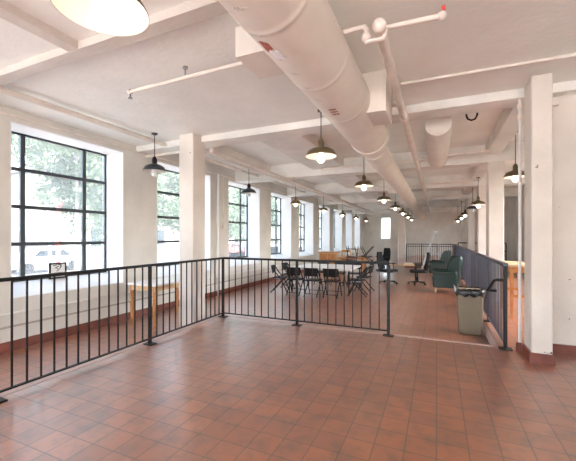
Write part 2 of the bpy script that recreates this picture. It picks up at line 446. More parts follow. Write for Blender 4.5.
pg = thing('iron_railing', 'thin dark railing across the front of the raised platform at the far end', 'railing', (-1.5, 19.3, 0))
MB().bar((0, 0, 1.07), (2.26, 0, 1.07), .05, .04).bar((0, 0, .95), (2.26, 0, .95), .03, .03).build('top_rail', 'iron', pg)
MB().bar((0, 0, .08), (2.26, 0, .08), .03, .02).build('bottom_rail', 'iron', pg)
for i in range(4): post(pg, 2.26*i/3, 0, 0, 1.05, .045)
for i in range(3): seg((2.26*i/3, 0, 0), (2.26*(i+1)/3, 0, 0), 7, pg, 1.07, .08, .018)
pg2 = thing('iron_railing', 'short dark railing beyond the long guard, near the far right columns', 'railing', (1.0, 19.4, 0))
MB().bar((0, 0, 1.15), (2.1, 0, 1.15), .05, .05).bar((0, 0, .75), (2.1, 0, .75), .04, .04).build('top_rail', 'iron', pg2)
for x in (0, 1.05, 2.1): post(pg2, x, 0, 0, 1.13, .045)
seg((0, 0, 0), (1.05, 0, 0), 7, pg2, .75, .08, .018); seg((1.05, 0, 0), (2.1, 0, 0), 7, pg2, .75, .08, .018)

# ------------------------------------------------------------------ duct and pipes
dz = 3.02; dx = -0.965
du = thing('air_duct', 'fat cream round air duct running under the ceiling', 'duct', (dx, 0, dz))
R1, R2 = .28, .20
prof = []
y = -4.0
pts, rs = [], []
def ring(y, r): pts.append((0, y, 0)); rs.append(r)
ring(-4, R1)
for j in [-2.6 + .9*q for q in range(9)]:
    ring(j-.05, R1); ring(j-.02, R1); ring(j-.012, R1+.003); ring(j+.012, R1+.003); ring(j+.02, R1); ring(j+.05, R1)
ring(5.3, R1)
MB().tube(pts, rs, 40).build('wide_section', 'duct', du, smooth=50)
MB().tube([(0, 5.24, 0), (0, 5.36, 0)], R1+.015, 40).build('collar', 'duct', du)
MB().tube([(0, 5.36, 0), (0, 5.65, -.10)], [R1, R2], 40).build('reducer', 'duct', du)
pts, rs = [], []
pts.append((0, 5.65, -.10)); rs.append(R2)
yy = 6.6
while yy < 26:
    for a, b in ((-.06, 0), (-.02, 0), (-.012, .008), (.012, .008), (.02, 0), (.06, 0)): pts.append((0, yy+a, -.10)); rs.append(R2+b)
    yy += 1.3
pts.append((0, 26.5, -.10)); rs.append(R2)
MB().tube(pts, rs, 32).build('narrow_section', 'duct', du, smooth=50)
# square take-offs with outlets
MB().box(-.675, -.18, 2.54, 3.0, .027, .298).build('side_outlet', 'duct', du, bevel=.008)
so = MB().box(.18, .43, 3.85, 4.35, -.16, .298).build('side_outlet', 'duct', du, bevel=.008)
MB().box(.43, .45, 3.83, 4.37, -.17, .299).build('outlet_flange', 'duct', so)
for yb in (8.3, 12.2, 16.1): MB().box(-.55, -.14, yb-.5, yb-.1, -.1, .24).build('side_outlet', 'duct', du, bevel=.008)
# peeling labels on the duct skin (curved patches)
def patch(ya, yb, a0, a1, name, m, lift=.004):
    mb = MB(); n = 8
    vs = []; fs = []
    for i in range(n+1):
        a = a0+(a1-a0)*i/n
        for yv in (ya, yb):
            for r in (R1+.001, R1+lift): vs.append((r*math.cos(a), yv+.02*math.sin(9*i), r*math.sin(a)))
    for i in range(n):
        o = i*4
        fs += [(o+1, o+3, o+7, o+5), (o, o+4, o+6, o+2), (o, o+1, o+5, o+4), (o+2, o+6, o+7, o+3)]
    mb.add(vs, fs); return mb.build(name, m, du, smooth=60)
D_ = math.radians
patch(2.00, 2.13, D_(240), D_(256), 'torn_label', 'redlabel')
patch(2.10, 2.22, D_(247), D_(262), 'torn_label', 'paper', .007)
for q in range(3): patch(3.28+.07*q, 3.30+.07*q, D_(262), D_(277), 'torn_label', 'redlabel')
for q in range(7): patch(1.35+.28*q, 1.358+.28*q, D_(246), D_(268), 'scuff', 'enamel', .003)

d2 = thing('air_duct', 'short round air duct stub between the beams right of the pipe', 'duct', (0.02, 6.0, 3.3))
MB().tube([(0, 0, 0), (0, .5, 0), (0, .52, 0), (0, 2.7, 0)], [.20, .20, .21, .21], 32).build('duct_body', 'duct', d2, smooth=50)
MB().box(-.08, .08, 1.0, 1.1, .205, .24).build('hanger', 'pipe', d2)

def pipe(label, pts, r, extra=None, m='pipe', seg=12, cat='pipe', name='ceiling_pipe'):
    pts = [Vector(p) for p in pts]
    o = tag(MB().tube(pts, r, seg).build(name, m), label, cat)
    return o
# sprinkler main and its branch
sp = thing('sprinkler_pipe', 'cream sprinkler main with a red branch head, right of the fat duct', 'pipe', (-.405, 2.66, 3.07))
MB().tube([(0, -.05, 0), (0, 21, 0)], .045, 14).build('main_pipe', 'pipe', sp)
MB().ball((0, -.02, 0), .055).build('tee', 'pipe', sp)
for yj in (2.1, 5.9, 9.8, 13.7): MB().tube([(0, yj, 0), (0, yj+.1, 0)], .06, 14).build('coupling', 'pipe', sp)
MB().tube([(-.295, .06, .068), (-.13, .06, .068), (-.11, .06, .04), (-.11, .06, -.06), (0.02, .06, -.06), (.05, .06, .02), (.42, .08, .02)], .022, 10).build('branch_pipe', 'pipe', sp)
MB().ball((-.11, .06, -.02), .042).build('elbow', 'pipe', sp)
MB().ball((.44, .08, .02), .035).build('elbow', 'pipe', sp)
MB().tube([(.45, .08, .02), (.45, .08, .09)], .014, 8).build('sprinkler_head', 'redpaint', sp)
b2 = thing('sprinkler_branch', 'long sprinkler branch with a drooping head over the left railing', 'pipe', (-3.38, 2.93, 3.2))
MB().tube([(0, 0, 0), (1.72, -.03, .0)], .021, 10).build('branch_pipe', 'pipe', b2)
MB().ball((0, 0, 0), .032).build('elbow', 'pipe', b2)
MB().tube([(0, 0, 0), (0, 0, -.07), (0, 0, -.071), (0, 0, -.085)], [.012, .012, .025, .025], 8).build('sprinkler_head', 'chrome', b2)
MB().tube([(.85, -.01, 0), (.85, -.01, .12)], .008, 6).tube([(.85, -.01, .10), (.85, -.01, .12)], .03, 10).build('hanger', 'chrome', b2)
# other runs
pipe('white pipe along the ceiling above the left windows', [(-4.86, -4, 3.25), (-4.86, YE, 3.25)], .042)
pipe('thin conduit run along the top of the left window wall', [(-5.64, -4, 3.215), (-5.64, YE-.1, 3.215)], .016, name='conduit')
pipe('cream pipe running from the white column along the ceiling, the larger of a pair', [(-3.88, 5.2, 3.08), (-3.88, 26, 3.08)], .042)
pipe('slim cream pipe running from the white column, beside a larger pipe', [(-4.02, 5.2, 3.06), (-4.02, 26, 3.06)], .022)
pipe('thin conduit crossing the ceiling towards the right column', [(-.40, 4.28, ZC-.017), (3.9, 4.34, ZC-.017)], .018, name='conduit')
pipe('short white pipe bracing the left wall between the first two windows', [(WX+.01, 5.3, 3.16), (-4.4, 5.3, 3.16), (-4.4, 5.3, 3.29)], .03)
pipe('cream pipe crossing under the second beam of the ceiling', [(-2.8, 8.5, 3.25), (1.0, 8.5, 3.25)], .03)
pipe('cream pipe crossing under the third beam of the ceiling', [(-2.8, 12.4, 3.25), (1.0, 12.4, 3.25)], .03)
for y, t in ((7.0, 'first'), (11.0, 'second'), (14.8, 'third')):
    pipe('dark red-brown pipe across the right aisle ceiling, %s along the aisle' % t, [(-.3, y+.9, 3.2), (1.0, y+.9, 3.2)], .03, m='pipe')
vp = thing('riser_pipe', 'white riser pipe standing beside the near right column', 'pipe', (.968, 5.12, 0))
MB().tube([(0, 0, 0), (0, 0, 3.28)], .018, 12).build('riser', 'reveal', vp)
for z in (2.95, 3.08, 3.2): MB().tube([(0, 0, z), (0, 0, z+.06)], .03, 12).build('coupling', 'pipe', vp)
MB().box(-.045, .008, -.06, -.02, 0, .11).build('base_tile', 'tile_base', vp)
pipe('white pipe standing by the wall between the second and third windows', [(-5.55, 7.75, LOW), (-5.55, 7.75, 3.2)], .03, m='reveal', name='riser_pipe')
cb = pipe('black cable loop hanging from the ceiling beside the right beam', [(.42, 5.9, 3.52), (.42, 5.9, 3.33), (.44, 5.9, 3.28), (.49, 5.9, 3.255), (.54, 5.9, 3.27), (.565, 5.9, 3.32), (.57, 5.9, 3.52)], .014, m='black', cat='cable', name='hanging_cable')
jb = thing('wall_conduit', 'slanting conduit and box high on the wall right of the near column', 'conduit', (1.34, 5.18, 3.12))
MB().box(-.03, .04, -.05, .015, -.04, .06).build('junction_box', 'cream', jb, bevel=.005)
MB().tube([(.03, -.02, .03), (.3, -.02, .19)], .01, 8).build('conduit', 'pipe', jb)
for y, lab in ((8.12, 'grey switch box on a conduit between the second and third windows'), (19.3, 'grey switch box on a conduit far down the left window wall')):
    sb = thing('switch_box', lab, 'switch box', (WX, y, 1.75))
    MB().box(.001, .06, -.06, .06, -.06, .06).build('box', 'cream', sb, bevel=.006)
    MB().tube([(.03, 0, .06), (.03, 0, 1.45)], .011, 8).build('conduit', 'pipe', sb)
ht = thing('pipe_run', 'pair of heating pipes along the foot of the left window wall', 'pipe', (WX, 0, LOW))
MB().tube([(.05, -5, .36), (.05, YE-.5, .36)], .016, 8).build('pipe', mat('heating_pipe', (0.42, 0.38, 0.34), .5), ht)
MB().tube([(.05, -5, .55), (.05, YE-.5, .55)], .016, 8).build('pipe', M['beam'], ht)
for k in range(-1, 10):
    MB().box(.001, .06, k*WP+2.2, k*WP+2.23, .33, .58).build('bracket', 'pipe', ht)

# ------------------------------------------------------------------ pendant lamps
ZR = 2.64
def make_lamp(label, rad, m, lit, zc, zr):
    t = thing('pendant_lamp', label, 'lamp', (0, 0, zc))
    d = zr-zc
    MB().lathe([(.001, 0), (.055, 0), (.05, -.02), (.012, -.035), (.001, -.035)], 20).build('ceiling_cap', m, t)
    MB().tube([(0, 0, -.03), (0, 0, d+.24)], .007, 8).build('cord', 'black', t)
    MB().lathe([(.001, d+.265), (.02, d+.26), (.045, d+.21), (.045, d+.13), (.04, d+.12), (.001, d+.12)], 20).build('lamp_neck', 'black' if not lit else m, t)
    k = rad
    out = [(.045, .135), (.06, .125), (k*.55, .108), (k*.80, .078), (k*.93, .03), (k, 0.0), (k, -.006)]
    MB().lathe([(r, d+z) for r, z in out], 40, close=False).build('shade', m, t, smooth=60)
    inn = [(.04, .128), (k*.54, .100), (k*.785, .070), (k*.915, .024), (k-.002, -.005)]
    MB().lathe([(r, d+z) for r, z in inn], 40, close=False).build('shade_lining', 'enamel', t, smooth=60)
    b = [(.001, .10), (.02, .09), (.025, .05), (.05, -.005), (.058, -.04), (.05, -.075), (.028, -.095), (.001, -.1)]
    MB().lathe([(r, d+z) for r, z in b], 20).build('bulb', 'bulb' if lit else 'bulb_off', t, smooth=80)
    return t
ordn = ['', 'first', 'second', 'third', 'fourth', 'fifth', 'sixth', 'seventh', 'eighth']
proto = {}
def lamp(x, y, rad, m, lit, label, group, zr=ZR, zc=None):
    zc0 = zc
    zc = ZC if y < 5.0 else ZF
    for by in BY:
        if abs(y-by) < .2: zc = 3.14
    zc = zc0 or zc
    key = (rad, m, lit, zc, zr)
    if key not in proto:
        t = make_lamp(label, rad, m, lit, zc, zr); proto[key] = t; t['group'] = group; t.location = (x, y, zc)
    else: dup(proto[key], (x, y, zc), 0, label, group)
YL = [1.21, 4.72, 7.9, 11.15, 14.4, 17.7, 21.0, 24.3]
for i, y in enumerate(YL):
    lab = ['', 'large lit pendant lamp seen from below at the top left corner',
           'olive pendant lamp glowing under the fat duct, second from the camera'][i+1] if i < 2 else \
          'lit olive pendant lamp, %s from the camera in the middle row left of the duct' % ordn[i+1]
    lamp(-1.6 if i == 0 else -1.56, y, .23, 'shade_olive', True, lab, 'pendant lamps of the middle row')
for i, y in enumerate([4.57]+YL[2:]):
    lit = i >= 2
    lab = ['unlit charcoal pendant lamp left of the white column', 'unlit charcoal pendant lamp in front of the third window'][i] if i < 2 else \
          'lit pendant lamp, %s from the camera in the row along the left windows' % ordn[i+1]
    lamp(-4.66 if i < 2 else -4.78 + .14, y, .205, 'shade_olive' if lit else 'shade_dark', lit, lab, 'pendant lamps of the window row')
for i, y in enumerate([7.9, 11.9, 13.7, 17.2, 19.6, 22.9]):
    lit = i != 2
    lab = ['lit pendant lamp half hidden behind the near right column', 'lit pendant lamp beside the second right column, brightest of the right aisle',
           'dark unlit pendant lamp in the right aisle row', 'lit pendant lamp just beyond the dark unlit one in the right aisle',
           'lit pendant lamp in the right aisle, last but one of its row', 'lit pendant lamp farthest off in the right aisle row'][i]
    lamp(1.42 if i == 0 else 1.17, y, .205, 'shade_olive' if lit else 'shade_dark', lit, lab, 'pendant lamps of the right aisle', 2.64 if i == 0 else 2.45, ZF if i == 0 else 3.30)

# ------------------------------------------------------------------ folding chairs
def make_folding(label):
    t = thing('folding_chair', label, 'chair')
    mb = MB(); mb.box(-.2, .2, -.19, .2, .425, .46).build('seat', 'black', t, bevel=.012)
    n = 8; vs = []; fs = []
    for i in range(n+1):
        x = -.2+.4*i/n; y = -.215-.045*(1-(x/.2)**2)
        for z, o in ((.57, .035), (.80, -.012)):
            vs += [(x, y+o, z), (x, y+o-.016, z)]
    for i in range(n):
        o = i*4
        fs += [(o, o+4, o+6, o+2), (o+1, o+3, o+7, o+5), (o, o+1, o+5, o+4), (o+2, o+6, o+7, o+3)]
    fs += [(0, 2, 3, 1), (n*4, n*4+1, n*4+3, n*4+2)]
    MB().add(vs, fs).build('backrest', 'black', t, bevel=.005, smooth=50)
    for s in (-1, 1):
        MB().tube([(s*.21, .25, 0), (s*.21, .06, .40), (s*.205, -.11, .60), (s*.2, -.225, .78)], .016, 8).build('leg', 'black', t)
        MB().tube([(s*.185, .13, .44), (s*.185, -.27, 0)], .016, 8).build('leg', 'black', t)
        MB().bar((s*.195, -.15, .42), (s*.195, .1, .42), .008, .02).build('hinge', 'chrome', t)
    MB().tube([(-.21, .19, .125), (.21, .19, .125)], .009, 8).build('stretcher', 'black', t)
    MB().tube([(-.185, -.2, .08), (.185, -.2, .08)], .009, 8).build('stretcher', 'black', t)
    return t
G = 'black folding chairs around the long white table'
fc = make_folding('black folding chair at the near left corner of the long white table'); fc['group'] = G
fc.location = (-3.72, 8.95, LOW); fc.rotation_euler = (0, 0, .05)
near = [(-3.17, 8.93, -.03, 'black folding chair in the middle of the near side of the long white table'),
        (-2.64, 8.97, .06, 'black folding chair at the near right corner of the long white table'),
        (-4.30, 9.15, -PI/2+.25, 'black folding chair at the left end of the long white table, nearer one'),
        (-4.38, 10.1, -PI/2-.05, 'black folding chair at the left end of the long white table, farther one'),
        (-2.04, 9.42, PI/2+.1, 'black folding chair at the right end of the long white table, nearer one'),
        (-2.02, 10.25, PI/2-.1, 'black folding chair at the right end of the long white table, farther one'),
        (-3.65, 11.15, PI, 'black folding chair behind the long white table, on the window side'),
        (-3.05, 11.18, PI-.05, 'black folding chair behind the long white table, middle one'),
        (-2.5, 11.12, PI+.08, 'black folding chair behind the long white table, on the aisle side')]
for x, y, r, l in near: dup(fc, (x, y, LOW), r, l, G)

def table(name, label, cat_loc, sx, sy, h, top, topt, leg, legw, apron=None, tapron=.08, taper=1.0):
    t = thing(name, label, 'table', cat_loc)
    MB().box(-sx/2, sx/2, -sy/2, sy/2, h-topt, h).build('tabletop', top, t, bevel=.006)
    if apron:
        e = .04
        MB().box(-sx/2+e, sx/2-e, -sy/2+e, -sy/2+e+.02, h-topt-tapron, h-topt).box(-sx/2+e, sx/2-e, sy/2-e-.02, sy/2-e, h-topt-tapron, h-topt).box(-sx/2+e, -sx/2+e+.02, -sy/2+e, sy/2-e, h-topt-tapron, h-topt).box(sx/2-e-.02, sx/2-e, -sy/2+e, sy/2-e, h-topt-tapron, h-topt).build('apron', apron, t)
    for a in (-1, 1):
        for b in (-1, 1):
            cx, cy = a*(sx/2-.04-legw/2), b*(sy/2-.04-legw/2); w = legw/2
            MB().frustum((cx-w*taper, cx+w*taper, cy-w*taper, cy+w*taper, 0), (cx-w, cx+w, cy-w, cy+w, h-topt)).build('leg', leg, t, bevel=.003, seg=1)
    return t
table('folding_table', 'long white folding table ringed by black folding chairs', (-3.13, 10.05, LOW), 1.85, 1.55, .745, 'whitetop', .03, 'black', .035, 'whitetop', .03)
# table by the window: pale top on turned orange legs
wt = thing('wooden_table', 'wooden table with a pale top standing beside the left window wall', 'table', (-4.97, 5.2, LOW))
MB().box(-.36, .36, -.68, .68, .755, .79).build('tabletop', 'whitetop', wt, bevel=.008)
MB().box(-.31, .31, -.63, -.61, .66, .755).box(-.31, .31, .61, .63, .66, .755).box(-.31, -.29, -.61, .61, .66, .755).box(.29, .31, -.61, .61, .66, .755).build('apron', 'palewood', wt)
for a in (-1, 1):
    for b in (-1, 1):
        MB().lathe([(.018, 0), (.024, .02), (.02, .06), (.026, .1), (.034, .3), (.038, .42), (.026, .47), (.036, .5), (.026, .53), (.036, .56), (.036, .755)], 14, (a*.28, b*.60, 0)).build('leg', 'wood', wt)
# small brown table by the office chairs
table('side_table', 'small pale wooden table just behind the two facing office chairs', (-1.2, 13.4, LOW), 1.06, .60, .61, 'palewood', .03, 'iron', .03)
bx = thing('cardboard_tray', 'shallow buff tray of papers on the small pale wooden table', 'tray', (-.95, 13.3, LOW+.61))
MB().frustum((-.17, .17, -.12, .12, 0), (-.19, .19, -.14, .14, .07)).build('tray', 'yellowpaper', bx)
MB().box(-.15, .15, -.10, .10, .07, .085).build('paper_sheets', 'paper', bx)

# ------------------------------------------------------------------ office chairs
def make_office(label):
    t = thing('office_chair', label, 'chair')
    for k in range(5):
        a = 2*PI*k/5+.3; c, s = math.cos(a), math.sin(a)
        l = MB().bar((0, 0, .10), (c*.30, s*.30, .075), .045, .03).build('leg', 'black', t, bevel=.006)
        MB().tube([(c*.30-s*.02, s*.30+c*.02, .03), (c*.30+s*.02, s*.30-c*.02, .03)], .03, 12).build('caster', 'black', l)
    MB().tube([(0, 0, .08), (0, 0, .25), (0, 0, .251), (0, 0, .42)], [.035, .035, .02, .02], 12).build('gas_column', 'black', t)
    MB().box(-.25, .25, -.24, .25, .42, .50).build('seat', 'blackfab', t, bevel=.035, seg=3)
    n = 8; vs = []; fs = []; m_ = 7
    for i in range(n+1):
        z = .50+.62*i/n; w = .23*(1-.25*(i/n)**3); yb = -.25-.10*(i/n)-.03*math.sin(PI*i/n)
        for j in range(m_):
            x = -w+2*w*j/(m_-1); cv = .04*(x/w)**2
            vs.append((x, yb+cv, z)); vs.append((x, yb+cv-.055, z))
    for i in range(n):
        for j in range(m_-1):
            a = (i*m_+j)*2; b = a+2; c = ((i+1)*m_+j)*2; d = c+2
            fs += [(a, b, d, c), (a+1, c+1, d+1, b+1)]
        a = (i*m_)*2; c = ((i+1)*m_)*2; fs.append((a, c, c+1, a+1))
        a = (i*m_+m_-1)*2; c = ((i+1)*m_+m_-1)*2; fs.append((a, a+1, c+1, c))
    for j in range(m_-1):
        a = j*2; fs.append((a, a+1, a+3, a+2)); a = (n*m_+j)*2; fs.append((a, a+2, a+3, a+1))
    MB().add(vs, fs).build('backrest', 'blackfab', t, smooth=60, bevel=.012)
    MB().bar((0, -.1, .41), (0, -.30, .43), .06, .025).bar((0, -.31, .42), (0, -.35, .68), .06, .02, (0, 1, 0)).build('back_bracket', 'black', t)
    for s in (-1, 1):
        MB().tube([(s*.24, .05, .45), (s*.29, .05, .47), (s*.29, .05, .67), (s*.29, .0, .69)], .014, 8).box(s*.29-.03, s*.29+.03, -.16, .12, .685, .715).build('armrest', 'black', t, bevel=.008)
    return t
oc = make_office('black office chair with its back to the long white table, facing another chair')
oc.location = (-1.56, 12.3, LOW); oc.rotation_euler = (0, 0, -PI/2-.3); oc['group'] = 'black office chairs'
dup(oc, (-.62, 12.5, LOW), PI/2+.1, 'black office chair right of the small pale wooden table, facing the windows', 'black office chairs')
dup(oc, (-2.4, 16.6, LOW), PI-.6, 'black office chair farthest off, behind the wooden work table', 'black office chairs')

# ------------------------------------------------------------------ wing armchairs
def make_wing(label, m):
    t = thing('wing_armchair', label, 'armchair')        # sitter faces +Y
    MB().box(-.30, .30, -.28, .36, .16, .34).build('seat_base', m, t, bevel=.03, seg=3)
    MB().box(-.27, .27, -.22, .38, .34, .48).build('seat_cushion', m, t, bevel=.05, seg=3)
    # reclined shield-shaped back
    n = 9; cross = [(-1, .04), (-.6, 0), (0, -.01), (.6, 0), (1, .04)]
    vs = []; fs = []; L = len(cross)
    for i in range(n+1):
        z = .30+.80*i/n; w = .31-.0*(i/n)-(.015*((i/n-.75)/.25)**2 if i/n > .75 else 0); yb = -.24-.09*(i/n)
        for x, o in cross: vs.append((x*w, yb+o, z))
        for x, o in cross: vs.append((x*w, yb+o-.13+(.05 if i == n else 0), z))
    for i in range(n):
        a = i*2*L; b = a+2*L
        for j in range(L-1):
            fs += [(a+j, a+j+1, b+j+1, b+j), (a+L+j, b+L+j, b+L+j+1, a+L+j+1)]
        fs += [(a, b, b+L, a+L), (a+L-1, a+2*L-1, b+2*L-1, b+L-1)]
    fs += [tuple(list(range(L))+list(range(2*L-1, L-1, -1))), tuple(list(range(n*2*L+L-1, n*2*L-1, -1))+list(range(n*2*L+L, n*2*L+2*L)))]
    MB().add(vs, fs).build('backrest', m, t, bevel=.025, seg=3, smooth=60)
    for s in (-1, 1):
        x0, x1 = sorted((s*.29, s*.40))
        MB().box(x0, x1, -.28, .34, .16, .60).tube([(s*.345, -.25, .60), (s*.345, .35, .60)], .07, 14).build('armrest', m, t, bevel=.02, seg=2)
        xa, xb = sorted((s*.27, s*.345))
        MB().prism([(-.34, .60), (-.04, .63), (-.05, .75), (-.09, .92), (-.19, 1.07), (-.38, 1.09)], xa, xb, 'x').build('wing', m, t, bevel=.025, seg=3)
        for b in (-1, 1):
            cx, cy = s*.30, .30 if b > 0 else -.26; f = .05*b if b < 0 else 0
            MB().frustum((cx-.018, cx+.018, cy+f-.018, cy+f+.018, 0), (cx-.028, cx+.028, cy-.028, cy+.028, .17)).build('leg', 'palewood', t)
    return t
wa = make_wing('green wing armchair nearest the grey bin, its back against the dark guard', 'green')
wa.location = (.24, 11.2, LOW); wa.rotation_euler = (0, 0, PI/2+.06)
wb = make_wing('dark green wing armchair beyond the nearer green one, by the ladder', 'green')
wb.location = (.1, 15.4, LOW); wb.rotation_euler = (0, 0, PI/2-.1)

# ------------------------------------------------------------------ step ladder
ld = thing('step_ladder', 'aluminium step ladder standing open near the far platform', 'ladder', (-.08, 17.6, LOW))
H = 1.9
for s in (-1, 1):
    MB().bar((-.62, s*.27, 0), (-.03, s*.17, H), .05, .085, (1, 0, 0)).build('front_rail', 'alu', ld)
    MB().bar((.32, s*.25, 0), (.03, s*.16, H-.05), .03, .04, (1, 0, 0)).build('rear_rail', 'chrome', ld)
    MB().bar((-.33, s*.22, .85), (.20, s*.22, .85), .01, .025).build('spreader', 'alu', ld)
for i in range(1, 7):
    f = i/7; x = -.62+.59*f; wv = .27-.10*f
    MB().box(x-.045, x+.045, -wv, wv, H*f-.015, H*f+.012).build('step', 'alu', ld)
for f in (.25, .6):
    MB().bar((.32-.29*f, -.24+.08*f, H*f), (.32-.29*f, .24-.08*f, H*f), .02, .02).build('brace', 'alu', ld)
MB().box(-.09, .09, -.2, .2, H-.02, H+.03).build('top_cap', 'alu', ld, bevel=.01)

# ------------------------------------------------------------------ bin
tb = thing('waste_bin', 'tall grey waste bin lined with a black bag beside the guard', 'bin', (.515, 6.55, LOW))
MB().frustum((-.175, .175, -.15, .15, 0), (-.195, .195, -.17, .17, .76)).build('bin_body', 'bin', tb, bevel=.025, seg=3)
vs = []; fs = []; n = 56; rows = 6
def rr(a, k):   # rounded rectangle outline
    c, s = math.cos(a), math.sin(a); p = 5.0
    q = (abs(c)**p+abs(s)**p)**(-1/p); return c*q*(.20+k), s*q*(.175+k)
prof = [(.004, .655), (.016, .66), (.022, .72), (.014, .765), (-.008, .775), (-.03, .74)]
for i, (k, z) in enumerate(prof):
    for j in range(n):
        a = 2*PI*j/n; wv = .008*math.sin(j*2.3+i)+.006*math.sin(j*5.1)
        x, y = rr(a, k+wv*(1 if i < 5 else .3)); vs.append((x, y, z+(.018*math.sin(j*1.1) if i < 2 else .006*math.sin(j*1.7))))
for i in range(rows-1):
    for j in range(n): a = i*n+j; b = i*n+(j+1) % n; fs.append((a, b, b+n, a+n))
fs.append(tuple(range((rows-1)*n, rows*n)))
MB().add(vs, fs).build('bin_bag', 'bag', tb, smooth=60)
MB().add([(-.225, -.10, .70), (-.24, -.02, .72), (-.235, .06, .69), (-.225, -.09, .80), (-.25, -.01, .82), (-.23, .05, .79), (-.205, -.10, .74), (-.205, .06, .74)],
         [(0, 1, 4, 3), (1, 2, 5, 4), (3, 4, 5, 7, 6), (0, 3, 6), (2, 7, 5), (0, 6, 7, 2, 1)]).build('white_liner', 'whitebag', tb, smooth=70)

# ------------------------------------------------------------------ wooden things
ct = thing('console_table', 'tall narrow wooden table behind the guard, beside the right column', 'table', (1.36, 7.55, 0))
MB().box(-.20, .20, -.55, .55, .92, .96).build('tabletop', 'palewood', ct, bevel=.006)
MB().box(-.17, .17, -.52, -.50, .82, .92).box(-.17, .17, .50, .52, .82, .92).box(-.17, -.15, -.5, .5, .82, .92).box(.15, .17, -.5, .5, .82, .92).build('apron', 'wood', ct)
for a in (-1, 1):
    for b in (-1, 1):
        MB().frustum((a*.15-.02, a*.15+.02, b*.5-.02, b*.5+.02, 0), (a*.15-.03, a*.15+.03, b*.5-.03, b*.5+.03, .92)).build('leg', 'wood', ct)
MB().box(-.14, .14, -.515, -.485, .38, .43).box(-.14, .14, .485, .515, .38, .43).build('stretcher', 'wood', ct)

wk = thing('work_table', 'wooden work table on slab legs beyond the long white table', 'table', (-3.35, 14.6, LOW))
MB().box(-.55, .55, -.42, .42, .72, .77).build('tabletop', 'wood', wk, bevel=.006)
for s in (-1, 1): MB().box(s*.46-.05, s*.46+.05, -.36, .36, 0, .72).build('leg', 'wood', wk, bevel=.006)
MB().box(-.41, .41, -.02, .02, .3, .42).build('stretcher', 'wood', wk)
# folding chairs put up on the work table, legs in the air
def upturned(x, y, rz, label):
    c = dup(fc, (x, y, LOW+.77+.455+.02), rz, label, 'folding chairs upturned on the work table')
    c.rotation_euler = (PI, 0, rz); return c
for (x, y, rz, l) in ((-3.3, 14.15, PI, 'black folding chair upturned on the work table, legs in the air, nearer the windows'),
                      (-2.77, 14.72, -PI/2, 'black folding chair upturned on the work table, nearer the aisle')):
    upturned(x, y, rz, l)
cab = thing('wooden_cabinet', 'low wooden cabinet standing by the windows beyond the long table', 'cabinet', (-4.55, 15.0, LOW))
MB().box(-.42, .42, -.25, .25, .05, .93).build('body', 'palewood', cab, bevel=.006)
MB().box(-.45, .45, -.28, .28, .93, .97).build('top', 'wood', cab, bevel=.006)
for s in (-1, 1):
    d_ = MB().box(s*.205-.195, s*.205+.195, -.272, -.25, .09, .90).build('door', 'wood', cab, bevel=.005)
    MB().ball((s*.04, -.285, .5), .015).build('knob', 'chrome', d_)
MB().box(-.38, .38, -.22, .22, 0, .05).build('plinth', 'black', cab)
wc = thing('wooden_chair', 'wooden chair with an open slatted back beyond the long table', 'chair', (-4.0, 15.9, LOW), PI+.2)
MB().box(-.22, .22, -.2, .22, .43, .46).build('seat', 'wood', wc, bevel=.008)
for s in (-1, 1):
    MB().bar((s*.19, .18, 0), (s*.19, .18, .43), .035, .035).build('leg', 'wood', wc)
    MB().bar((s*.2, -.2, 0), (s*.2, -.2, .45), .035, .035).bar((s*.2, -.2, .44), (s*.2, -.28, 1.02), .035, .035).build('leg', 'wood', wc)
MB().box(-.2, .2, -.29, -.265, .92, 1.02).build('back_rail', 'wood', wc); MB().box(-.2, .2, -.255, -.235, .66, .73).build('back_rail', 'wood', wc)

# small framed notice leaning on the first window's sill
sg = thing('framed_sign', 'small black-framed sign with dark scribbled lettering on the first window sill', 'sign', (-6.09, 3.76, .722), 0)
sw, sh = .15, .28
f = MB(); e = .03
f.box(-.008, .008, -sw, sw, 0, e).box(-.008, .008, -sw, sw, sh-e, sh).box(-.008, .008, -sw, -sw+e, 0, sh).box(-.008, .008, sw-e, sw, 0, sh)
f.build('frame', 'ink', sg)
MB().box(-.004, .003, -sw+e, sw-e, e, sh-e).build('sign_sheet', 'paper', sg)
ink = MB()
for (y, z, l, a) in ((-.05, .235, .06, .2), (.02, .245, .07, -.3), (-.02, .20, .07, .5), (.04, .19, .05, .9), (.0, .165, .05, -.5), (.05, .22, .04, 1.2), (-.01, .135, .03, .3), (.0, .10, .12, 0), (0, .07, .10, 0), (0, .045, .12, 0)):
    dyv, dzv = math.cos(a)*l/2, math.sin(a)*l/2
    ink.bar((.0045, y-dyv, z-dzv), (.0045, y+dyv, z+dzv), .003, .014, (1, 0, 0) if False else (0, -math.sin(a), math.cos(a)))
ink.build('lettering', 'ink', sg)

